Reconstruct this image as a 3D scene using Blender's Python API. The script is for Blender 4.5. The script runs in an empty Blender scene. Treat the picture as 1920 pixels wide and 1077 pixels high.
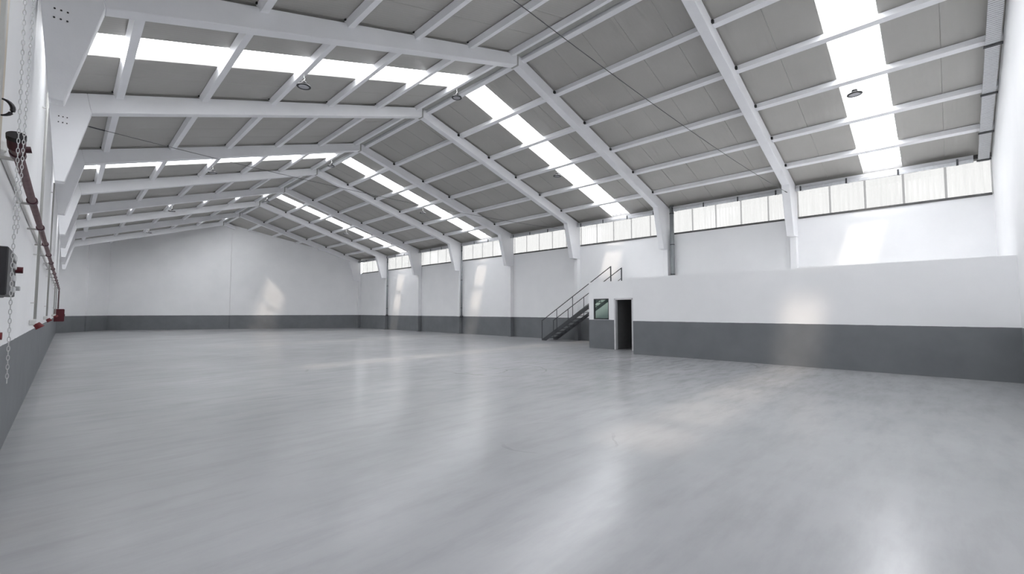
import bpy, bmesh, math, random
from mathutils import Vector, Matrix
random.seed(7)
S = bpy.context.scene
COL = S.collection

# ------------------------------------------------------------------ camera
F_PX, YAW, PITCH = 823.8, 45.4, 3.142
CAM = Vector((0.467, 0.0, 1.6))
cam = bpy.data.cameras.new('camera'); cam_o = bpy.data.objects.new('camera', cam); COL.objects.link(cam_o)
cam.sensor_fit = 'HORIZONTAL'; cam.sensor_width = 36.0; cam.lens = 36.0 * F_PX / 1920.0
cam.clip_start = 0.05; cam.clip_end = 300
cam_o.location = CAM
cam_o.rotation_euler = (math.radians(90 + PITCH), 0, math.radians(-YAW))
S.camera = cam_o

# ------------------------------------------------------------------ sky, sun, exposure
SKY = 13.5
world = bpy.data.worlds.new('World'); S.world = world; world.use_nodes = True
bg = world.node_tree.nodes['Background']
bg.inputs['Color'].default_value = (0.95, 0.968, 1.0, 1); bg.inputs['Strength'].default_value = SKY
sun = bpy.data.lights.new('sun', 'SUN'); sun.energy = 2.1; sun.color = (1.0, 0.86, 0.7); sun.angle = math.radians(3.5)
sun_o = bpy.data.objects.new('sun', sun); COL.objects.link(sun_o)
sun_o.rotation_euler = Vector((0.78, 0.2, -1.0)).to_track_quat('-Z', 'Y').to_euler()
sun_o.location = (-20, 0, 40)
V = S.view_settings
V.view_transform = 'Standard'; V.look = 'None'; V.gamma = 1.0; V.use_curve_mapping = False; V.exposure = 0.1
S.cycles.use_denoising = True
S.cycles.max_bounces = 14; S.cycles.diffuse_bounces = 9; S.cycles.glossy_bounces = 4
S.cycles.transparent_max_bounces = 12; S.cycles.sample_clamp_indirect = 8.0

# ------------------------------------------------------------------ layout numbers (metres)
D, Y1 = 5.142, 9.1
def FY(n): return Y1 + (n - 1) * D          # near face of portal frame n
FW = 0.26                                    # frame thickness along y
YN = FY(-1)                                  # near wall
RX = 9.95                                    # ridge x
XR = 20.3                                    # right wall
TAN = 0.30
PANEL0 = 9.60                                # underside of the roof panels at the ridge
def roof(x): return PANEL0 - TAN * abs(x - RX)
BEND0, BEND1 = (0.0, 46.0), (2.95, 50.0)     # left wall bends inward, then the skewed far wall
FAR_K = (BEND1[1] - 40.05) / (XR - BEND1[0])
def far_y(x): return 40.05 + (XR - x) * FAR_K
BAND = 1.23
BX, OX, BTOP, BY, OY = 15.42, 16.6, 2.86, 8.22, 11.16    # low block front, office front, top, ends

# ------------------------------------------------------------------ materials
MATS = {}
def new_mat(name):
    m = bpy.data.materials.new(name); m.use_nodes = True
    nt = m.node_tree; b = nt.nodes['Principled BSDF']; MATS[name] = m
    return m, nt, b
def N(nt, t, **k):
    n = nt.nodes.new(t)
    for a, v in k.items(): setattr(n, a, v)
    return n
def ramp(nt, fac, c0, c1, p0=0.0, p1=1.0):
    r = N(nt, 'ShaderNodeValToRGB'); e = r.color_ramp.elements
    e[0].position, e[1].position = p0, p1; e[0].color = (*c0, 1); e[1].color = (*c1, 1)
    nt.links.new(fac, r.inputs['Fac']); return r.outputs['Color']
def pos(nt): return N(nt, 'ShaderNodeNewGeometry').outputs['Position']
def noise(nt, vec, scale, detail=4, rough=0.55):
    n = N(nt, 'ShaderNodeTexNoise'); n.inputs['Scale'].default_value = scale
    n.inputs['Detail'].default_value = detail; n.inputs['Roughness'].default_value = rough
    if vec is not None: nt.links.new(vec, n.inputs['Vector'])
    return n.outputs['Fac']
def bump(nt, b, h, strength, dist):
    n = N(nt, 'ShaderNodeBump'); n.inputs['Strength'].default_value = strength; n.inputs['Distance'].default_value = dist
    nt.links.new(h, n.inputs['Height']); nt.links.new(n.outputs['Normal'], b.inputs['Normal'])
def math_n(nt, op, a, b=None):
    n = N(nt, 'ShaderNodeMath', operation=op)
    for i, v in enumerate((a, b)):
        if v is None: continue
        if isinstance(v, (int, float)): n.inputs[i].default_value = v
        else: nt.links.new(v, n.inputs[i])
    return n.outputs[0]
def mix_c(nt, fac, a, b):
    n = N(nt, 'ShaderNodeMix', data_type='RGBA')
    for s, v in ((n.inputs[0], fac), (n.inputs[6], a), (n.inputs[7], b)):
        if isinstance(v, (int, float)): s.default_value = v
        elif isinstance(v, tuple): s.default_value = (*v, 1)
        else: nt.links.new(v, s)
    return n.outputs[2]

def plain(name, col, rough=0.5, metal=0.0, var=0.06, scale=6.0):
    m, nt, b = new_mat(name)
    c0 = tuple(max(0, c * (1 - var)) for c in col); c1 = tuple(min(1, c * (1 + var)) for c in col)
    nt.links.new(ramp(nt, noise(nt, pos(nt), scale), c0, c1, 0.3, 0.7), b.inputs['Base Color'])
    b.inputs['Roughness'].default_value = rough; b.inputs['Metallic'].default_value = metal
    return m

# two-tone painted wall: white above, grey dado band below
m, nt, b = new_mat('wall_paint')
p = pos(nt); sep = N(nt, 'ShaderNodeSeparateXYZ'); nt.links.new(p, sep.inputs[0])
white = ramp(nt, noise(nt, p, 0.7, 5), (0.87, 0.875, 0.885), (0.92, 0.922, 0.93), 0.3, 0.7)
grey = ramp(nt, noise(nt, p, 1.3, 5), (0.165, 0.174, 0.186), (0.195, 0.204, 0.216), 0.3, 0.7)
edge = math_n(nt, 'ADD', sep.outputs['Z'], math_n(nt, 'MULTIPLY', math_n(nt, 'SUBTRACT', noise(nt, p, 3.0), 0.5), 0.02))
nt.links.new(mix_c(nt, math_n(nt, 'GREATER_THAN', edge, BAND), grey, white), b.inputs['Base Color'])
b.inputs['Roughness'].default_value = 0.62; b.inputs['Specular IOR Level'].default_value = 0.35
bump(nt, b, noise(nt, p, 35, 3), 0.12, 0.01)

m, nt, b = new_mat('painted_concrete')
p = pos(nt)
nt.links.new(ramp(nt, noise(nt, p, 1.2, 6), (0.83, 0.833, 0.855), (0.89, 0.893, 0.91), 0.3, 0.7), b.inputs['Base Color'])
b.inputs['Roughness'].default_value = 0.6; bump(nt, b, noise(nt, p, 18, 4), 0.15, 0.01)

m, nt, b = new_mat('roof_panel_steel')
p = pos(nt); sep = N(nt, 'ShaderNodeSeparateXYZ'); nt.links.new(p, sep.inputs[0])
nt.links.new(ramp(nt, noise(nt, p, 0.5, 4), (0.40, 0.39, 0.366), (0.45, 0.44, 0.416), 0.3, 0.7), b.inputs['Base Color'])
rib = math_n(nt, 'SINE', math_n(nt, 'MULTIPLY', sep.outputs['Y'], 2 * math.pi / 0.0857))
bump(nt, b, rib, 0.25, 0.004)
b.inputs['Roughness'].default_value = 0.42; b.inputs['Specular IOR Level'].default_value = 0.4

# painted concrete floor with worn sheen and scuffs
m, nt, b = new_mat('painted_floor')
p = pos(nt)
base = ramp(nt, noise(nt, p, 0.35, 6, 0.6), (0.345, 0.35, 0.365), (0.425, 0.427, 0.44), 0.3, 0.7)
mp = N(nt, 'ShaderNodeMapping'); mp.inputs['Scale'].default_value = (0.5, 2.2, 1); nt.links.new(p, mp.inputs['Vector'])
scr = noise(nt, mp.outputs[0], 1.6, 7, 0.62)
base = mix_c(nt, math_n(nt, 'MULTIPLY', ramp(nt, scr, (0, 0, 0), (1, 1, 1), 0.46, 0.72), 0.34), base, (0.25, 0.25, 0.265))
# dusty drag marks where the floor has been used most, in front of the low block
vd = N(nt, 'ShaderNodeVectorMath', operation='DISTANCE'); nt.links.new(p, vd.inputs[0]); vd.inputs[1].default_value = (13.2, 6.8, 0)
zone = ramp(nt, math_n(nt, 'MULTIPLY', vd.outputs['Value'], 0.125), (1, 1, 1), (0.12, 0.12, 0.12), 0.3, 1.0)
mp2 = N(nt, 'ShaderNodeMapping'); mp2.inputs['Rotation'].default_value = (0, 0, 0.6); mp2.inputs['Scale'].default_value = (0.6, 2.6, 1); nt.links.new(p, mp2.inputs['Vector'])
drag = noise(nt, mp2.outputs[0], 1.9, 8, 0.68)
base = mix_c(nt, math_n(nt, 'MULTIPLY', math_n(nt, 'MULTIPLY', ramp(nt, drag, (0, 0, 0), (1, 1, 1), 0.48, 0.64), zone), 0.6), base, (0.24, 0.24, 0.255))
sp_ = N(nt, 'ShaderNodeTexVoronoi'); sp_.inputs['Scale'].default_value = 0.55; nt.links.new(p, sp_.inputs['Vector'])
base = mix_c(nt, math_n(nt, 'MULTIPLY', math_n(nt, 'LESS_THAN', sp_.outputs['Distance'], 0.011), 0.7), base, (0.12, 0.12, 0.12))
def ring(cx, cy, r, w, lo, hi, amt):
    global base
    v = N(nt, 'ShaderNodeVectorMath', operation='DISTANCE'); nt.links.new(p, v.inputs[0]); v.inputs[1].default_value = (cx, cy, 0)
    d = math_n(nt, 'ABSOLUTE', math_n(nt, 'SUBTRACT', math_n(nt, 'ADD', v.outputs['Value'], math_n(nt, 'MULTIPLY', noise(nt, p, 1.1, 3), 0.5)), r))
    line = math_n(nt, 'LESS_THAN', d, w)
    msk = ramp(nt, noise(nt, p, 0.8 + 0.1 * r, 5), (0, 0, 0), (1, 1, 1), lo, hi)
    base = mix_c(nt, math_n(nt, 'MULTIPLY', math_n(nt, 'MULTIPLY', line, msk), amt), base, (0.2, 0.2, 0.21))
ring(8.3, 9.0, 0.95, 0.03, 0.40, 0.5, 0.6); ring(8.9, 8.6, 1.4, 0.025, 0.42, 0.52, 0.5)
ring(13.5, 6.0, 2.6, 0.04, 0.46, 0.6, 0.5); ring(14.0, 4.6, 1.7, 0.05, 0.48, 0.6, 0.3)
ring(8.0, 12.0, 3.2, 0.03, 0.54, 0.64, 0.3); ring(4.9, 3.6, 1.0, 0.02, 0.5, 0.62, 0.25)
nt.links.new(base, b.inputs['Base Color'])
rg = N(nt, 'ShaderNodeMapRange'); rg.inputs[3].default_value = 0.215; rg.inputs[4].default_value = 0.268
nt.links.new(noise(nt, mp.outputs[0], 1.1, 6, 0.65), rg.inputs[0]); nt.links.new(rg.outputs[0], b.inputs['Roughness'])
b.inputs['Specular IOR Level'].default_value = 0.42
bump(nt, b, noise(nt, p, 9, 5), 0.06, 0.01)

def sheet(name, clear, milk, stripes, r0=0.06, pw=6.0):
    """Daylit polycarbonate: part of the daylight goes straight through, part is scattered."""
    m, nt, b = new_mat(name); nt.nodes.remove(b)
    out = nt.nodes['Material Output']
    t = N(nt, 'ShaderNodeBsdfTransparent'); d = N(nt, 'ShaderNodeBsdfTranslucent'); a = N(nt, 'ShaderNodeAddShader')
    if stripes:
        p = pos(nt); sep = N(nt, 'ShaderNodeSeparateXYZ'); nt.links.new(p, sep.inputs[0])
        mp = N(nt, 'ShaderNodeMapping'); mp.inputs['Scale'].default_value = (1, 9, 0.4); nt.links.new(p, mp.inputs['Vector'])
        s = noise(nt, mp.outputs[0], 1.5, 3)
        c = ramp(nt, s, tuple(x * (1 - stripes) for x in clear), clear, 0.35, 0.62)
        nt.links.new(c, t.inputs['Color'])
    else: t.inputs['Color'].default_value = (*clear, 1)
    d.inputs['Color'].default_value = (*milk, 1)
    nt.links.new(t.outputs[0], a.inputs[0]); nt.links.new(d.outputs[0], a.inputs[1])
    g = N(nt, 'ShaderNodeBsdfGlossy'); g.inputs['Roughness'].default_value = 0.15; g.inputs['Color'].default_value = (0.8, 0.8, 0.8, 1)
    lw = N(nt, 'ShaderNodeLayerWeight'); lw.inputs['Blend'].default_value = 0.5      # Schlick reflectance, same from both sides
    fr = math_n(nt, 'ADD', r0, math_n(nt, 'MULTIPLY', math_n(nt, 'POWER', lw.outputs['Facing'], pw), 1.0 - r0))
    mx = N(nt, 'ShaderNodeMixShader'); nt.links.new(fr, mx.inputs[0]); nt.links.new(a.outputs[0], mx.inputs[1]); nt.links.new(g.outputs[0], mx.inputs[2])
    nt.links.new(mx.outputs[0], out.inputs['Surface'])
    return m
sheet('skylight_sheet', (0.82, 0.82, 0.82), (0.05, 0.05, 0.05), 0, 0.12, 3.0)
sheet('window_sheet', (0.066, 0.065, 0.062), (0.006, 0.006, 0.006), 0.08)
sheet('lap_sheet', (0.5, 0.5, 0.51), (0.0, 0.0, 0.0), 0, 0.0, 14.0)

m, nt, b = new_mat('office_glass'); nt.nodes.remove(b); out = nt.nodes['Material Output']
t = N(nt, 'ShaderNodeBsdfTransparent'); t.inputs['Color'].default_value = (0.66, 0.76, 0.72, 1)
g = N(nt, 'ShaderNodeBsdfGlossy'); g.inputs['Roughness'].default_value = 0.02; g.inputs['Color'].default_value = (0.85, 0.95, 0.92, 1)
mx = N(nt, 'ShaderNodeMixShader'); lw = N(nt, 'ShaderNodeFresnel'); lw.inputs[0].default_value = 1.5
nt.links.new(lw.outputs[0], mx.inputs[0]); nt.links.new(t.outputs[0], mx.inputs[1]); nt.links.new(g.outputs[0], mx.inputs[2]); nt.links.new(mx.outputs[0], out.inputs['Surface'])

plain('galvanised', (0.55, 0.56, 0.58), 0.38, 0.85, 0.1, 14)
plain('downpipe_grey', (0.30, 0.32, 0.33), 0.4, 0.4)
plain('dark_steel', (0.055, 0.057, 0.062), 0.45, 0.3)
plain('stair_steel', (0.062, 0.066, 0.072), 0.5, 0.2)
plain('dark_sill', (0.10, 0.10, 0.10), 0.6)
plain('dark_gap', (0.03, 0.03, 0.03), 0.8)
plain('black_plastic', (0.012, 0.011, 0.014), 0.4)
plain('grey_plastic', (0.22, 0.20, 0.23), 0.35)
plain('clear_latch', (0.55, 0.55, 0.56), 0.3)
plain('white_plastic', (0.74, 0.74, 0.72), 0.45)
plain('conduit_grey', (0.42, 0.42, 0.40), 0.5)
plain('pipe_red', (0.20, 0.135, 0.14), 0.35, 0.0, 0.15)
plain('coupling_red', (0.06, 0.014, 0.024), 0.4)
plain('cabinet_red', (0.085, 0.006, 0.013), 0.4)
plain('socket_red', (0.16, 0.01, 0.015), 0.5)
plain('lamp_black', (0.015, 0.015, 0.017), 0.4)
plain('lamp_lens', (0.42, 0.42, 0.45), 0.3)
plain('beige_steel', (0.52, 0.45, 0.36), 0.5)
plain('cable_steel', (0.06, 0.06, 0.065), 0.5)
plain('chain_steel', (0.52, 0.52, 0.52), 0.4, 0.3)
plain('door_aluminium', (0.70, 0.70, 0.71), 0.4)
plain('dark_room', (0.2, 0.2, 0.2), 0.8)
# perforated tray: rows of slots drawn in the sheet metal
m, nt, b = new_mat('perforated_steel')
p = pos(nt); br = N(nt, 'ShaderNodeTexBrick'); br.offset = 0.5
sp = N(nt, 'ShaderNodeSeparateXYZ'); nt.links.new(p, sp.inputs[0]); cb = N(nt, 'ShaderNodeCombineXYZ')
nt.links.new(math_n(nt, 'ADD', sp.outputs['X'], sp.outputs['Y']), cb.inputs[0]); nt.links.new(sp.outputs['Z'], cb.inputs[1])
nt.links.new(cb.outputs[0], br.inputs['Vector']); br.inputs['Scale'].default_value = 14.0
br.inputs['Color1'].default_value = (0.34, 0.34, 0.35, 1); br.inputs['Color2'].default_value = (0.42, 0.42, 0.43, 1)
br.inputs['Mortar'].default_value = (0.62, 0.63, 0.65, 1); br.inputs['Mortar Size'].default_value = 0.05
nt.links.new(br.outputs['Color'], b.inputs['Base Color']); b.inputs['Metallic'].default_value = 0.5; b.inputs['Roughness'].default_value = 0.45

# ------------------------------------------------------------------ mesh helpers
def to_obj(name, bm, mat, parent=None, smooth=False, loc=None):
    bmesh.ops.recalc_face_normals(bm, faces=bm.faces)
    me = bpy.data.meshes.new(name); bm.to_mesh(me); bm.free()
    for mm in (mat if isinstance(mat, (list, tuple)) else [mat]): me.materials.append(MATS[mm])
    if smooth: me.shade_smooth()
    o = bpy.data.objects.new(name, me); COL.objects.link(o)
    if parent is not None: o.parent = parent
    if loc is not None: o.location = loc
    return o
def inst(name, me, parent, loc, rot=None):
    o = bpy.data.objects.new(name, me); COL.objects.link(o); o.parent = parent; o.location = loc
    if rot: o.rotation_euler = rot
    return o
def empty(name, loc=(0, 0, 0)):
    o = bpy.data.objects.new(name, None); COL.objects.link(o); o.location = loc; o.empty_display_size = 0.2
    return o
def thing(name, label, cat, loc=(0, 0, 0), group=None):
    o = empty(name, loc); return tag(o, label, cat, group)
def tag(o, label, cat, group=None):
    o['label'] = label; o['category'] = cat
    if group: o['group'] = group
    return o
def struct(o, label=None, cat=None):
    o['kind'] = 'structure'
    if label: o['label'] = label
    if cat: o['category'] = cat
    return o
def box(bm, x0, x1, y0, y1, z0, z1):
    v = [bm.verts.new((x, y, z)) for x in (x0, x1) for y in (y0, y1) for z in (z0, z1)]
    for f in ((0, 1, 3, 2), (4, 6, 7, 5), (0, 4, 5, 1), (2, 3, 7, 6), (0, 2, 6, 4), (1, 5, 7, 3)):
        bm.faces.new([v[i] for i in f])
    return v
def B(*boxes):
    bm = bmesh.new()
    for b_ in boxes: box(bm, *b_)
    return bm
def bevel(bm, w=0.01, seg=1):
    bmesh.ops.bevel(bm, geom=list(bm.edges), offset=w, segments=seg, affect='EDGES', profile=0.5)
    return bm
def prism(bm, poly, y0, y1):
    """poly: (x, z) outline, extruded from y0 to y1"""
    a = [bm.verts.new((x, y0, z)) for x, z in poly]; c = [bm.verts.new((x, y1, z)) for x, z in poly]
    n = len(poly); bm.faces.new(a); bm.faces.new(c[::-1])
    for i in range(n): bm.faces.new((a[i], c[i], c[(i + 1) % n], a[(i + 1) % n]))
    return bm
def tube(bm, pts, r, n=10, cap=True):
    pts = [Vector(q) for q in pts]; rings = []
    for i, q in enumerate(pts):
        t = (pts[min(i + 1, len(pts) - 1)] - pts[max(i - 1, 0)]).normalized()
        up = Vector((0, 0, 1)) if abs(t.z) < 0.9 else Vector((1, 0, 0))
        a = t.cross(up).normalized(); c = a.cross(t).normalized()
        rr = r[i] if isinstance(r, (list, tuple)) else r
        rings.append([bm.verts.new(q + rr * (math.cos(2 * math.pi * k / n) * a + math.sin(2 * math.pi * k / n) * c)) for k in range(n)])
    for i in range(len(rings) - 1):
        for k in range(n):
            bm.faces.new((rings[i][k], rings[i][(k + 1) % n], rings[i + 1][(k + 1) % n], rings[i + 1][k]))
    if cap: bm.faces.new(rings[0][::-1]); bm.faces.new(rings[-1])
    return bm
def T(pts, r, n=10): return tube(bmesh.new(), pts, r, n)
def lathe(prof, n=24):
    bm = bmesh.new(); rings = []
    for r, z in prof:
        if r < 1e-5: rings.append([bm.verts.new((0, 0, z))])
        else: rings.append([bm.verts.new((r * math.cos(2 * math.pi * k / n), r * math.sin(2 * math.pi * k / n), z)) for k in range(n)])
    for a, c in zip(rings, rings[1:]):
        for k in range(n):
            k2 = (k + 1) % n
            if len(a) == 1 and len(c) == 1: continue
            if len(a) == 1: bm.faces.new((a[0], c[k], c[k2]))
            elif len(c) == 1: bm.faces.new((a[k], a[k2], c[0]))
            else: bm.faces.new((a[k], a[k2], c[k2], c[k]))
    return bm

# ------------------------------------------------------------------ floor and walls
bm = bmesh.new()
plan = [(-0.3, YN - 0.3), (XR + 0.3, YN - 0.3), (XR + 0.3, 40.3), (BEND1[0], BEND1[1] + 0.4), (-0.3, 46.6)]
lo = [bm.verts.new((x, y, -0.2)) for x, y in plan]; hi = [bm.verts.new((x, y, 0)) for x, y in plan]
bm.faces.new(hi); bm.faces.new(lo[::-1])
for i in range(5): bm.faces.new((lo[i], lo[(i + 1) % 5], hi[(i + 1) % 5], hi[i]))
struct(to_obj('floor', bm, 'painted_floor'), 'pale grey painted concrete floor with a worn sheen', 'floor')

def wall_seg(name, p0, p1, th, xs=(), ext=0.0, z_add=0.05):
    """vertical wall from p0 to p1 with its top following the roof, thickness to the left of p0->p1"""
    p0 = Vector(p0); p1 = Vector(p1); d = (p1 - p0).normalized(); nrm = Vector((-d.y, d.x)) * th
    p0 = p0 - d * ext; p1 = p1 + d * ext
    ts = [0.0] + sorted((x - p0.x) / (p1.x - p0.x) for x in xs) + [1.0]
    bm = bmesh.new(); rows = []
    for t in ts:
        q = p0.lerp(p1, t); z = roof(q.x) + z_add
        rows.append([bm.verts.new((q.x, q.y, 0)), bm.verts.new((q.x, q.y, z)), bm.verts.new((q.x + nrm.x, q.y + nrm.y, z)), bm.verts.new((q.x + nrm.x, q.y + nrm.y, 0))])
    for a, c in zip(rows, rows[1:]):
        for k in range(4): bm.faces.new((a[k], c[k], c[(k + 1) % 4], a[(k + 1) % 4]))
    bm.faces.new(rows[0]); bm.faces.new(rows[-1][::-1])
    return to_obj(name, bm, 'wall_paint')
struct(to_obj('wall_left', B((-0.25, 0, YN, BEND0[1] + 0.1, 0, roof(0) + 0.05)), 'wall_paint'), 'white left wall with a grey painted lower band', 'wall')
struct(wall_seg('wall_far_left', BEND0, BEND1, 0.25), 'narrow slanted white wall piece in the far left corner', 'wall')
struct(wall_seg('wall_far', BEND1, (XR, far_y(XR)), 0.25, (RX,), 0.0), 'tall white gable end wall with grey lower band', 'wall')
struct(wall_seg('wall_near', (XR + 0.2, YN), (-0.25, YN), 0.25, (RX,)), 'white near end wall at the right edge', 'wall')
struct(to_obj('wall_right', B((XR, XR + 0.25, YN, 40.3, 0, 5.2)), 'wall_paint'), 'long white right wall below the strip windows', 'wall')
struct(to_obj('trim_1', B((XR, XR + 0.25, YN, 40.3, 6.36, 6.80)), 'dark_sill'), 'dark eave closure above the strip windows', 'trim')

# pilasters that show as faint creases in the far walls
def far_pilaster(name, x, w, proud, z1, wall='far'):
    if wall == 'far': a, d = Vector((x, far_y(x))), Vector((1, -FAR_K)).normalized()
    else:
        d = (Vector(BEND1) - Vector(BEND0)).normalized(); a = Vector(BEND0) + d * x
    nn = Vector((d.y, -d.x)) if wall == 'bend' else Vector((d.y, -d.x))
    bm = bmesh.new(); q = [a - d * w / 2, a + d * w / 2, a + d * w / 2 + nn * proud, a - d * w / 2 + nn * proud]
    lo = [bm.verts.new((k.x, k.y, 0)) for k in q]; hi = [bm.verts.new((k.x, k.y, z1)) for k in q]
    bm.faces.new(lo[::-1]); bm.faces.new(hi)
    for i in range(4): bm.faces.new((lo[i], lo[(i + 1) % 4], hi[(i + 1) % 4], hi[i]))
    return struct(to_obj(name, bm, 'wall_paint'))
far_pilaster('trim_2', 10.6, 0.30, 0.05, roof(10.6) - 0.05)['label'] = 'slim pilaster running up the middle of the gable wall'
far_pilaster('trim_3', 2.75, 0.25, 0.08, 6.9, 'bend')['label'] = 'slim pilaster on the slanted wall piece'

# ------------------------------------------------------------------ ceiling: panels, skylights, purlins
ceil = struct(empty('ceiling', (RX, 0, 0)), 'pitched ceiling of grey sandwich panels, skylight strips and white purlins', 'ceiling')
PW = D / 5
def panel_mesh(side):
    bm = bmesh.new(); xe = -0.25 - RX if side < 0 else XR + 0.25 - RX
    g = 0.010; th = 0.09
    prof = [(0, 0.012), (g, 0), (PW - g, 0), (PW, 0.012), (PW, th), (0, th)]
    a = [bm.verts.new((0, y, PANEL0 + z)) for y, z in prof]; c = [bm.verts.new((xe, y, PANEL0 - TAN * abs(xe) + z)) for y, z in prof]
    bm.faces.new(a); bm.faces.new(c[::-1])
    for i in range(6): bm.faces.new((a[i], c[i], c[(i + 1) % 6], a[(i + 1) % 6]))
    return bm
def sky_mesh(side):
    bm = bmesh.new(); xe = -0.25 - RX if side < 0 else XR + 0.25 - RX; x0 = 0.12 * side
    rows = []
    for k in range(25):
        y = PW * k / 24; h = 0.02 + 0.012 * math.cos(2 * math.pi * k / 6)
        rows.append((bm.verts.new((x0, y, PANEL0 - TAN * abs(x0) + h)), bm.verts.new((xe, y, PANEL0 - TAN * abs(xe) + h))))
    for a, c in zip(rows, rows[1:]): bm.faces.new((a[0], c[0], c[1], a[1]))
    return bm
tmp = {}
for side in (-1, 1):
    o = to_obj('roof_panel', panel_mesh(side), 'roof_panel_steel', ceil); tmp[side, 'p'] = o.data; bpy.data.objects.remove(o)
    o = to_obj('skylight_panel', sky_mesh(side), 'skylight_sheet', ceil); tmp[side, 's'] = o.data; bpy.data.objects.remove(o)
portals = []
for k in range(53):
    y = YN + k * PW; bay = k // 5 - 1; lit = (bay % 2 == 1) and k % 5 == 2
    for side in (-1, 1):
        if side > 0 and y > far_y(RX) + 0.3: continue
        if side > 0 and bay == 7: lit_here = False
        else: lit_here = lit
        if lit_here:
            inst('skylight_panel', tmp[side, 's'], ceil, (0, y, 0)); portals.append((side, y + PW / 2))
        else: inst('roof_panel', tmp[side, 'p'], ceil, (0, y, 0))
inst_r = to_obj('ridge_cap', prism(bmesh.new(), [(-0.35, 9.61), (0, 9.71), (0.35, 9.61), (0.35, 9.63), (0, 9.73), (-0.35, 9.63)], YN, 52.6), 'roof_panel_steel', ceil)
inst_r.location.z = 0.0

ca, sa = math.cos(math.atan(TAN)), math.sin(math.atan(TAN))
def purlin_mesh(side, L):
    sec = [(-0.075, 0.0), (0.075, 0.0), (0.095, 0.145), (-0.095, 0.145)]
    s = -side
    pts = [(x * ca - s * 0 - z * sa * s, x * sa * s + z * ca) for x, z in sec]
    return prism(bmesh.new(), pts, 0, L)
PX = [1.2, 2.92, 4.64, 6.36, 8.08, 9.72]
pm = {}; shade_mesh = None
for bay in range(-1, 10):
    y0 = (YN + 0.02) if bay == -1 else FY(bay) + FW - 0.05
    y1 = FY(bay + 1) + 0.05
    if bay >= 8: y1 = 60
    for px in PX:
        for side in (-1, 1):
            x = px if side < 0 else 2 * RX - px
            ye = min(y1, far_y(x) + 0.1)
            if ye - y0 < 0.3 or bay == 9: continue
            L = round(ye - y0, 3)
            if (side, L) not in pm:
                o = to_obj('purlin', purlin_mesh(side, L), 'painted_concrete', ceil); pm[side, L] = o.data; bpy.data.objects.remove(o)
            z = roof(x) - 0.168
            pu = inst('purlin', pm[side, L], ceil, (x - RX, y0, z))
            if px < 9.5 and ye == y1:
                if shade_mesh is None:
                    o = to_obj('corner_shade', B((-0.04, 0.04, -0.05, 0.0, 0.0, 0.075)), 'dark_gap', pu); shade_mesh = o.data; bpy.data.objects.remove(o)
                inst('corner_shade', shade_mesh, pu, (-0.12, L - 0.052, 0.065 - side * 0.033))  # small dark block standing in for the shade in the purlin corner gap
    # ridge gutter between the two ridge purlins
    if bay < 8:
        to_obj('ridge_board', B((-0.14, 0.14, y0, y1, 9.475, 9.51)), 'conduit_grey', ceil)

# daylight openings (sampling portals only, they give no light)
def portal(loc, rot, sx, sy):
    l = bpy.data.lights.new('daylight_opening', 'AREA'); l.shape = 'RECTANGLE'; l.size = sx; l.size_y = sy; l.cycles.is_portal = True
    o = bpy.data.objects.new('daylight_opening', l); COL.objects.link(o); o.location = loc; o.rotation_euler = rot
LS = (RX + 0.2) / ca
for side, y in portals:
    x = RX + side * (RX + 0.2) / 2
    portal((x, y, roof(x) + 0.12), (0, side * math.atan(TAN), 0), LS, PW)

# ------------------------------------------------------------------ strip windows along the right wall
def pane_mesh():
    bm = bmesh.new(); rows = []
    for k in range(33):
        y = PW * k / 32; x = 0.012 * math.cos(2 * math.pi * k / 4)
        rows.append((bm.verts.new((x, y, 0)), bm.verts.new((x, y, 1.2))))
    for a, c in zip(rows, rows[1:]): bm.faces.new((a[0], c[0], c[1], a[1]))
    return bm
def lap_mesh():
    bm = bmesh.new(); v = [bm.verts.new(q) for q in ((0.08, -0.03, 0), (0.08, 0.03, 0), (0.08, 0.03, 1.2), (0.08, -0.03, 1.2))]
    bm.faces.new(v); return bm
pane = None
for i, bay in enumerate(range(-1, 7)):
    ya, yb = YN + (bay + 1) * D, YN + (bay + 2) * D
    w = struct(empty('window_%d' % (i + 1), (XR, ya, 5.2)), 'translucent corrugated strip window, number %d from the near wall' % (i + 1), 'window')
    for k in range(5):
        if pane is None:
            o = to_obj('pane', pane_mesh(), 'window_sheet', w); pane = o.data; bpy.data.objects.remove(o)
        inst('pane', pane, w, (0.10, k * PW, 0.0))
        to_obj('joint', lap_mesh(), 'lap_sheet', w, loc=(0, k * PW, 0))
    to_obj('sill', B((-0.03, 0.2, 0.03, D - 0.03, -0.03, 0.045)), 'dark_sill', w)
    portal((XR + 0.24, (ya + yb) / 2, 5.8), (0, math.radians(90), 0), 1.15, D)

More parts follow.
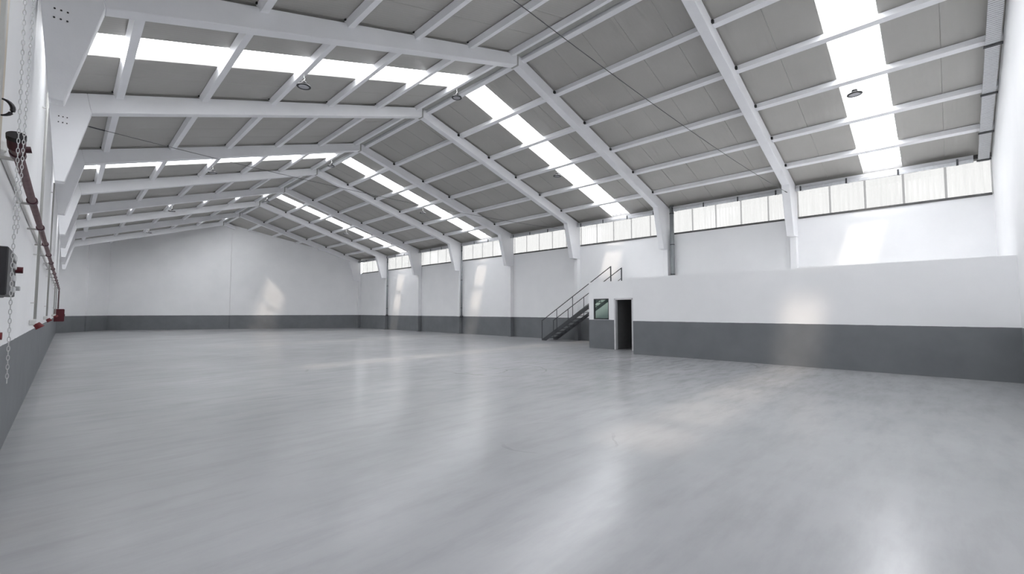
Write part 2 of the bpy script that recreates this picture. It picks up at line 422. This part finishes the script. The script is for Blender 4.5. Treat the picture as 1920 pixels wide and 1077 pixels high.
# ------------------------------------------------------------------ portal frames
def rtop(x): return 9.535 - 0.30 * abs(x - RX)
def rbot(x): return 9.18 - 0.313 * abs(x - RX)
ORD = ['first', 'second', 'third', 'fourth', 'fifth', 'sixth', 'seventh', 'eighth', 'ninth']
for n in range(0, 9):
    y0 = FY(n); lab = '%s white concrete portal frame from the near wall' % ORD[n]
    extra = {0: ', steel cable strung across it', 1: ', thick grey downpipe beside its column', 7: ', meeting the gable wall at right', 8: ', farthest, dying into the slanted gable wall'}
    t = thing('portal_frame', lab + extra.get(n, ''), 'frame', (RX, y0, 0), 'white concrete portal frames')
    def part(name, poly, w0=0.0, w1=FW, mat='painted_concrete'):
        bm = prism(bmesh.new(), [(x - RX, z) for x, z in poly], w0, w1)
        bevel(bm, 0.012); return to_obj(name, bm, mat, t)
    kx = 0.72; zb = {1: 4.68, 2: 4.55}.get(n, 4.60)
    part('rafter', [(kx, rbot(kx)), (RX - 0.005, rbot(RX)), (RX - 0.005, rtop(RX)), (kx - 0.1, rtop(kx - 0.1))])
    xr_end = 2 * RX - kx if n < 8 else 10.85
    part('rafter', [(RX + 0.005, rbot(RX)), (xr_end, rbot(xr_end)), (xr_end + (0.1 if n < 8 else 0), rtop(xr_end + 0.1)), (RX + 0.005, rtop(RX))])
    hl = part('haunch', [(0.17, zb), (0.33, zb), (kx, rbot(kx)), (kx - 0.1, rtop(kx - 0.1)), (0.01, rtop(0.01)), (0.01, 6.35)])
    if n < 8:
        part('haunch', [(XR - 0.02, 4.46), (19.63, 4.46), (19.12, rbot(19.12)), (19.28, rtop(19.28)), (XR - 0.02, rtop(XR - 0.02))])
        part('column', [(20.02, 0), (XR - 0.005, 0), (XR - 0.005, 4.46), (20.02, 4.46)], 0.02, FW - 0.02, 'wall_paint')
        if n > 3: pass
    to_obj('apex_joint', bevel(B((-0.03, 0.03, -0.012, FW + 0.012, 9.16, 9.5)), 0.006), 'conduit_grey', t)
    if n in (1, 2):
        for i in range(3):
            for j in range(2):
                bm = lathe([(0, -0.004), (0.012, -0.004), (0.012, 0.004), (0, 0.004)], 10)
                bmesh.ops.rotate(bm, verts=bm.verts, cent=(0, 0, 0), matrix=Matrix.Rotation(math.pi / 2, 3, 'X'))
                o = to_obj('bolt', bm, 'dark_gap', hl)
                o.location = (0.18 + i * 0.068 - RX, -0.004, 6.02 - j * 0.135 + (0.03 if n == 2 else 0))

# ------------------------------------------------------------------ low block and office on the right
bm = B((BX, BX + 0.15, YN, BY, 0, BTOP), (BX, XR, BY, BY + 0.15, 0, BTOP), (BX + 0.15, XR, YN, BY, BTOP - 0.2, BTOP - 0.002))
struct(to_obj('wall_block', bm, 'wall_paint'), 'long low white block with grey lower band along the right wall', 'wall')
DY0, DY1, DZ = 9.03, 9.87, 2.12          # door opening
WY0, WY1, WZ0, WZ1 = 10.16, 10.92, 1.24, 2.13
ya = BY + 0.15
bm = B((OX, OX + 0.12, ya, DY0, 0, BTOP), (OX, OX + 0.12, DY0, DY1, DZ, BTOP), (OX, OX + 0.12, DY1, WY0, 0, BTOP),
       (OX, OX + 0.12, WY0, WY1, 0, WZ0), (OX, OX + 0.12, WY0, WY1, WZ1, BTOP), (OX, OX + 0.12, WY1, OY, 0, BTOP),
       (OX + 0.12, XR, ya, OY, BTOP - 0.15, BTOP))
struct(to_obj('wall_office', bm, 'wall_paint'), 'small office front wall with a window and an open doorway', 'wall')
struct(to_obj('wall_added_partition', B((OX + 0.12, XR, 9.96, 10.06, 0, BTOP - 0.15)), 'dark_room'), 'dark partition wall added inside the office to keep the doorway dark', 'wall')  # added so that the room behind the doorway stays dark
d1 = struct(empty('door_1', (OX, DY0, 0)), 'open doorway with pale aluminium frame into the dark office', 'door')
h = DY1 - DY0
to_obj('jamb', bevel(B((-0.03, 0.14, h - 0.05, h + 0.02, 0, DZ)), 0.005), 'door_aluminium', d1)
to_obj('jamb', bevel(B((-0.03, 0.14, -0.02, 0.05, 0, DZ)), 0.005), 'door_aluminium', d1)
to_obj('lintel', bevel(B((-0.03, 0.14, -0.02, h + 0.02, DZ - 0.05, DZ + 0.02)), 0.005), 'door_aluminium', d1)
leaf = to_obj('door_leaf', bevel(B((0.15, 0.95, 0.0, 0.045, 0.02, DZ - 0.06)), 0.004), 'dark_room', d1)
to_obj('handle', T([(0.85, 0.045, 1.0), (0.85, 0.10, 1.0), (0.74, 0.10, 1.0)], 0.011, 8), 'galvanised', leaf)
w9 = struct(empty('window_9', (OX, WY0, WZ0)), 'small square dark framed office window left of the doorway', 'window')
ww, wh = WY1 - WY0, WZ1 - WZ0
for a in ((0, 0.045, 0, wh), (ww - 0.045, ww, 0, wh), (0, ww, 0, 0.045), (0, ww, wh - 0.045, wh)):
    to_obj('frame_bar', B((0.02, 0.08, *a)), 'dark_steel', w9)
to_obj('pane', B((0.045, 0.053, 0.04, ww - 0.04, 0.04, wh - 0.04)), 'office_glass', w9)
to_obj('sill', bevel(B((-0.02, 0.1, -0.02, ww + 0.02, -0.03, 0.0)), 0.005), 'wall_paint', w9)

# ------------------------------------------------------------------ steel staircase beside the office
st = thing('staircase', 'dark steel open staircase with handrails climbing to the office roof', 'staircase', (18.9, 15.8, 0))
SL = 0.62; YT = 4.56
def sz(q): return SL * q                  # q: distance from the foot towards the near end
for x in (0.0, 0.95):
    bm = bmesh.new()
    pts = [(0, 0), (0.24, 0), (YT, sz(YT) - 0.17 + 0.05 * (x > 0.5)), (YT, sz(YT) + 0.03), (0.0, 0.09)]
    for xx in (x - 0.02, x + 0.02): pass
    a = [bm.verts.new((x - 0.02, -q, z)) for q, z in pts]; c = [bm.verts.new((x + 0.02, -q, z)) for q, z in pts]
    bm.faces.new(a); bm.faces.new(c[::-1])
    for i in range(5): bm.faces.new((a[i], c[i], c[(i + 1) % 5], a[(i + 1) % 5]))
    to_obj('stringer', bm, 'stair_steel', st)
NT = 16
tm = None
for i in range(1, NT + 1):
    z = 2.83 * i / (NT + 0.5); q = z / SL
    if tm is None:
        o = to_obj('tread', B((0.02, 0.93, -0.085, 0.085, -0.03, 0)), 'stair_steel', st); tm = o.data; bpy.data.objects.remove(o)
    inst('tread', tm, st, (0, -q, z))
HR = 1.06
for x in (-0.02, 0.97):
    to_obj('handrail', T([(x, 0.06, HR), (x, -YT + 0.2, sz(YT - 0.2) + HR)], 0.022, 8), 'stair_steel', st)
    for q in (-0.04, 1.0, 2.05, 3.1, YT - 0.22):
        to_obj('baluster', T([(x, -q, max(0.0, sz(q) - 0.05)), (x, -q, sz(max(q, -0.06)) + HR)], 0.018 if q < 4 else 0.03, 8), 'stair_steel', st)
to_obj('midrail', T([(0.97, -0.3, 0.5 + sz(0.3)), (0.97, -YT + 0.22, 0.55 + sz(YT - 0.22))], 0.015, 8), 'stair_steel', st)

# ------------------------------------------------------------------ high bay lamps
def lamp_meshes():
    ring_ = lathe([(0.128, 0.0), (0.172, 0.0), (0.178, 0.012), (0.172, 0.03), (0.13, 0.05), (0.085, 0.075), (0.0, 0.075)], 28)
    lens = lathe([(0.0, 0.008), (0.129, 0.008), (0.129, 0.014), (0.0, 0.014)], 28)
    drv = lathe([(0.0, 0.07), (0.07, 0.07), (0.07, 0.13), (0.05, 0.15), (0.0, 0.15)], 16)
    stem = T([(0, 0, 0.15), (0, 0, 0.19), (0.02, 0, 0.21), (0.02, 0, 0.24), (0, 0, 0.26), (0, 0, 0.345)], 0.009, 8)
    out = []
    for nme, bm, mt in (('housing', ring_, 'lamp_black'), ('lens', lens, 'lamp_lens'), ('driver', drv, 'lamp_black'), ('stem', stem, 'white_plastic')):
        o = to_obj(nme, bm, mt, None, nme != 'lens'); out.append((nme, o.data)); bpy.data.objects.remove(o)
    return out
LM = lamp_meshes()
spots = []
BAYN = {-1: 'the nearest skylight bay', 1: 'the second skylight bay', 3: 'the third skylight bay', 5: 'the fourth skylight bay', 7: 'the farthest skylight bay'}
for bay in (-1, 1, 3, 5, 7):
    for x, side, z in ((4.64, 'left slope', 7.50), (9.72, 'ridge', 9.0), (15.26, 'right slope', 7.46)):
        if bay == -1 and side != 'right slope': continue
        if bay == 7 and side != 'left slope': continue
        spots.append((x, FY(bay) + 2.72, z, 'round black high bay lamp under the %s in %s' % (side, BAYN[bay])))
for x, y, z, lab in spots:
    t = thing('high_bay_lamp', lab, 'lamp', (x, y, z), 'high bay lamps')
    for nme, me in LM: inst(nme, me, t, (0, 0, 0))

# ------------------------------------------------------------------ cable trays, cables, downpipes
for i, bay in enumerate(range(-1, 7)):
    ya = YN + 0.4 if bay == -1 else FY(bay) + FW + 0.03
    yb = FY(bay + 1) - (0.3 if bay + 1 in (1, 4, 6) else 0.03)
    t = thing('cable_tray', 'perforated galvanised cable tray above the %s strip window from the near wall' % ORD[i], 'cable tray', (20.1, ya, 6.2), 'cable trays above the strip windows')
    L = yb - ya
    to_obj('tray', B((-0.12, -0.10, 0, L, 0.10, 0.22), (-0.12, 0.12, 0, L, 0.085, 0.10), (0.10, 0.12, 0, L, 0.10, 0.22)), 'perforated_steel', t)
    to_obj('rail', bevel(B((-0.17, -0.13, 0, L, -0.02, 0.10)), 0.008), 'galvanised', t)
    for q in (0.35, 1.75, 3.15, 4.55):
        if q < L: to_obj('bracket', B((-0.18, 0.19, q - 0.025, q + 0.025, 0.04, 0.085), (-0.185, -0.165, q - 0.025, q + 0.025, -0.03, 0.16)), 'dark_steel', t)
t = thing('cable_tray', 'perforated cable tray climbing the roof slope beside the near wall', 'cable tray', (XR, YN, 6.3))
def sl(x0, x1, y0, y1, h0, h1):
    bm = bmesh.new()
    return prism(bm, [(x0 - XR, roof(x0) - 6.3 + h0), (x1 - XR, roof(x1) - 6.3 + h0), (x1 - XR, roof(x1) - 6.3 + h1), (x0 - XR, roof(x0) - 6.3 + h1)], y0, y1)
to_obj('tray', sl(10.4, XR - 0.1, 0.06, 0.30, -0.30, -0.24), 'perforated_steel', t)
for x in (11.8, 13.5, 15.2, 16.95, 18.65, 20.1):
    to_obj('strap', sl(x - 0.03, x + 0.03, 0.02, 0.33, -0.325, -0.30), 'dark_steel', t)

def cable(y, lab, z0, z1, sag):
    pts = []
    for i in range(25):
        s = i / 24; pts.append((0.66 + s * (19.0 - 0.66), y, z0 + (z1 - z0) * s - sag * 4 * s * (1 - s)))
    t = thing('tie_cable', lab, 'cable', (0.66, y, z0))
    to_obj('wire', T([(q[0] - 0.66, 0, q[2] - z0) for q in pts], 0.0065, 6), 'cable_steel', t)
    for q, s in ((pts[0], 1), (pts[-1], -1)):
        to_obj('turnbuckle', T([(q[0] - 0.66 + s * 0.02, 0, q[2] - z0), (q[0] - 0.66 + s * 0.3, 0, q[2] - z0 - 0.02)], 0.015, 8), 'dark_steel', t)
cable(FY(0) + 0.05, 'thin dark steel cable crossing the roof at the nearest frame', 5.98, 5.98, 0.25)
cable(FY(2) + 0.05, 'thin dark steel cable spanning from the third frame at left', 5.97, 5.95, 0.26)

for y, x, r, z0, z1, lab in ((FY(1) - 0.17, 20.12, 0.095, BTOP, 6.5, 'thick grey downpipe behind the low block by the strip windows'),
                             (FY(4) - 0.12, 20.12, 0.06, 1.2, 6.4, 'slim dark downpipe on the column nearer the staircase'),
                             (FY(6) - 0.12, 20.12, 0.06, 1.2, 6.4, 'slim dark downpipe on the column near the gable wall')):
    t = thing('downpipe', lab, 'pipe', (x, y, z0), 'downpipes on the right wall')
    to_obj('pipe', T([(0, 0, 0.0), (0, 0, z1 - z0)], r, 14), 'downpipe_grey', t, True)
    for f in (0.12, 0.5, 0.9):
        z = (z1 - z0) * f
        to_obj('pipe_clip', T([(0, 0, z - 0.02), (0, 0, z + 0.02)], r + 0.008, 14), 'dark_steel', t)
    if r < 0.08: to_obj('shoe', lathe([(0, -0.03), (r + 0.05, -0.03), (r + 0.06, 0.03), (r + 0.01, 0.1), (0, 0.1)], 14), 'dark_steel', t)

# ------------------------------------------------------------------ left wall services
pz = 2.85; px_ = 0.15; P0, P1 = 5.05, 36.4
t = thing('fire_pipe', 'dull red fire water pipe running along the left wall', 'pipe', (px_, P0, pz))
to_obj('pipe', T([(0, 0, 0), (0, P1 - P0 - 0.1, 0.0), (0, P1 - P0 - 0.03, -0.03), (0, P1 - P0, -0.1), (0, P1 - P0, -1.12)], 0.033, 14), 'pipe_red', t, True)
for q in (0.16, 2.3, 4.6, 6.9, 9.2, 11.5, 13.8, 16.1, 18.4, 20.7, 23.0, 25.3, 27.6, 29.9):
    o = to_obj('coupling', T([(0, q - 0.06, 0), (0, q - 0.05, 0), (0, q + 0.05, 0), (0, q + 0.06, 0)], [0.034, 0.047, 0.047, 0.034], 14), 'coupling_red', t)
    to_obj('pipe_bracket', B((-0.145, -0.025, q + 0.2, q + 0.23, -0.012, 0.012)), 'conduit_grey', t)
el = to_obj('elbow', T([(0, 0.12, 0.0), (0, 0.02, 0.02), (0, -0.04, 0.07)], [0.036, 0.05, 0.052], 16), 'coupling_red', t)
to_obj('open_end', T([(0, -0.035, 0.065), (0, -0.06, 0.09)], 0.055, 18), 'black_plastic', el)
to_obj('stub', T([(0.03, 0.08, 0.02), (0.075, 0.08, 0.03)], 0.026, 12), 'coupling_red', el)

t = thing('cable_trunking', 'white plastic cable trunking on the left wall behind the red pipe', 'trunking', (0.004, 5.6, 2.98))
to_obj('duct', bevel(B((0, 0.035, 0, 31, -0.022, 0.022)), 0.005), 'white_plastic', t)
to_obj('end_cap', bevel(B((0, 0.06, -0.05, 0.03, -0.05, 0.05)), 0.015), 'white_plastic', t)
for y, zt, w in ((12.0, 5.75, 'nearest'), (19.2, 5.5, 'second nearest'), (30.0, 2.95, 'third nearest'), (35.0, 2.95, 'farthest')):
    t = thing('conduit', 'grey vertical conduit on the left wall, %s to the camera' % w, 'conduit', (0.0, y, 1.45), 'vertical conduits on the left wall')
    to_obj('tube', T([(0.07, 0, 0), (0.07, 0, zt - 1.45)], 0.02, 8), 'conduit_grey', t, True)
    for z in (0.3, 1.2, zt - 1.75):
        to_obj('clip', B((0.003, 0.092, -0.012, 0.012, z - 0.01, z + 0.01)), 'white_plastic', t)
    s = thing('power_socket', 'white industrial socket with red underside, %s along the left wall' % w, 'socket', (0.0, y, 1.42), 'industrial sockets on the left wall')
    to_obj('housing', bevel(B((0, 0.09, -0.045, 0.045, -0.08, 0.025)), 0.018, 2), 'white_plastic', s)
    to_obj('outlet', T([(0.09, 0, -0.05), (0.14, 0, -0.12)], [0.05, 0.062], 14), 'socket_red', s)
    to_obj('cover_flap', T([(0.135, 0, -0.115), (0.145, 0, -0.13)], 0.068, 14), 'socket_red', s)

t = thing('hose_cabinet', 'red fire hose cabinet at the far end of the red pipe', 'cabinet', (0, 36.2, 1.0))
to_obj('body', bevel(B((0.0, 0.40, 0, 0.6, 0, 0.72)), 0.01), 'cabinet_red', t)
dr = to_obj('door', bevel(B((0.40, 0.42, 0.02, 0.58, 0.02, 0.70)), 0.006), 'cabinet_red', t)
to_obj('handle', B((0.42, 0.44, 0.08, 0.11, 0.3, 0.42)), 'lamp_black', dr)

t = thing('control_box', 'black control box with clear latches on the left wall', 'control box', (0, 3.95, 1.69))
to_obj('body', bevel(B((0.0, 0.17, 0, 0.62, 0, 0.30)), 0.006), 'black_plastic', t)
lid = to_obj('lid', bevel(B((0.17, 0.215, 0.005, 0.615, 0.005, 0.295)), 0.006), 'black_plastic', t)
for z in (0.05, 0.125, 0.20, 0.255):
    to_obj('latch', bevel(B((0.215, 0.228, 0.32, 0.44, z - 0.018, z + 0.018)), 0.004), 'clear_latch', lid)
to_obj('latch', bevel(B((0.20, 0.24, 0.58, 0.63, 0.05, 0.08)), 0.004), 'clear_latch', lid)
bt = to_obj('stop_button', T([(0.20, 0.56, 0.19), (0.25, 0.56, 0.19)], 0.022, 14), 'cabinet_red', t)

def chain(x, y0, z0, y1, z1, lab):
    t = thing('hoist_chain', lab, 'chain', (x, y1, z1), 'hoist chains at the left wall')
    bm = bmesh.new(); L = math.hypot(y1 - y0, z1 - z0); n = int(L / 0.02)
    for i in range(n):
        s = (i + 0.5) / n; c = Vector((0, (y0 - y1) * s, (z0 - z1) * s)); rings = []
        for k in range(10):
            a = 2 * math.pi * k / 10
            u_, w_ = 0.0042 * math.cos(a), 0.0120 * math.sin(a); nu, nw = math.cos(a), math.sin(a)
            rg_ = []
            for j in range(5):
                bb = 2 * math.pi * j / 5; rr = 0.0016 * math.cos(bb); off = 0.0016 * math.sin(bb)
                h_, v_ = u_ + nu * rr, w_ + nw * rr
                q = (h_, off, v_) if i % 2 else (off, h_, v_)
                rg_.append(bm.verts.new(c + Vector(q)))
            rings.append(rg_)
        for k in range(10):
            for j in range(5):
                bm.faces.new((rings[k][j], rings[k][(j + 1) % 5], rings[(k + 1) % 10][(j + 1) % 5], rings[(k + 1) % 10][j]))
    o = to_obj('links', bm, 'chain_steel', t); o['kind'] = 'stuff'
chain(0.30, 2.36, 4.6, 2.90, 1.29, 'steel chain hanging lowest, past the black control box')
chain(0.30, 3.20, 4.6, 2.96, 1.95, 'shorter steel chain strand ending above the black control box')

t = thing('shutter_guide', 'beige steel shutter guide rail at the left edge', 'guide rail', (0.004, 4.7, 0))
to_obj('channel', bevel(B((0, 0.06, 0, 0.45, 0, 6.2)), 0.006), 'beige_steel', t)
to_obj('lip', bevel(B((0.05, 0.08, 0.0, 0.08, 0, 6.2)), 0.004), 'conduit_grey', t)
t = thing('wall_hook', 'black half ring bracket beside the beige guide rail', 'bracket', (0.07, 4.85, 3.09))
to_obj('loop', T([(0.065 * math.sin(a), 0, 0.062 * math.cos(a)) for a in [math.pi * i / 12 for i in range(13)]], [0.006, 0.007, 0.009, 0.012, 0.014, 0.015, 0.015, 0.015, 0.014, 0.012, 0.009, 0.007, 0.006], 8), 'black_plastic', t)
to_obj('arm', T([(0, 0, 0.062), (-0.06, 0.02, 0.062)], 0.006, 6), 'black_plastic', t)
to_obj('arm', T([(0, 0, -0.062), (-0.06, 0.02, -0.062)], 0.006, 6), 'black_plastic', t)
t = thing('push_button', 'small dark red push button just above the grey band at the left edge', 'button', (0.004, 6.2, 1.37))
to_obj('base', bevel(B((0, 0.03, -0.05, 0.05, -0.05, 0.05)), 0.008), 'black_plastic', t)
to_obj('knob', T([(0.03, 0, 0), (0.06, 0, 0)], 0.035, 14), 'socket_red', t)
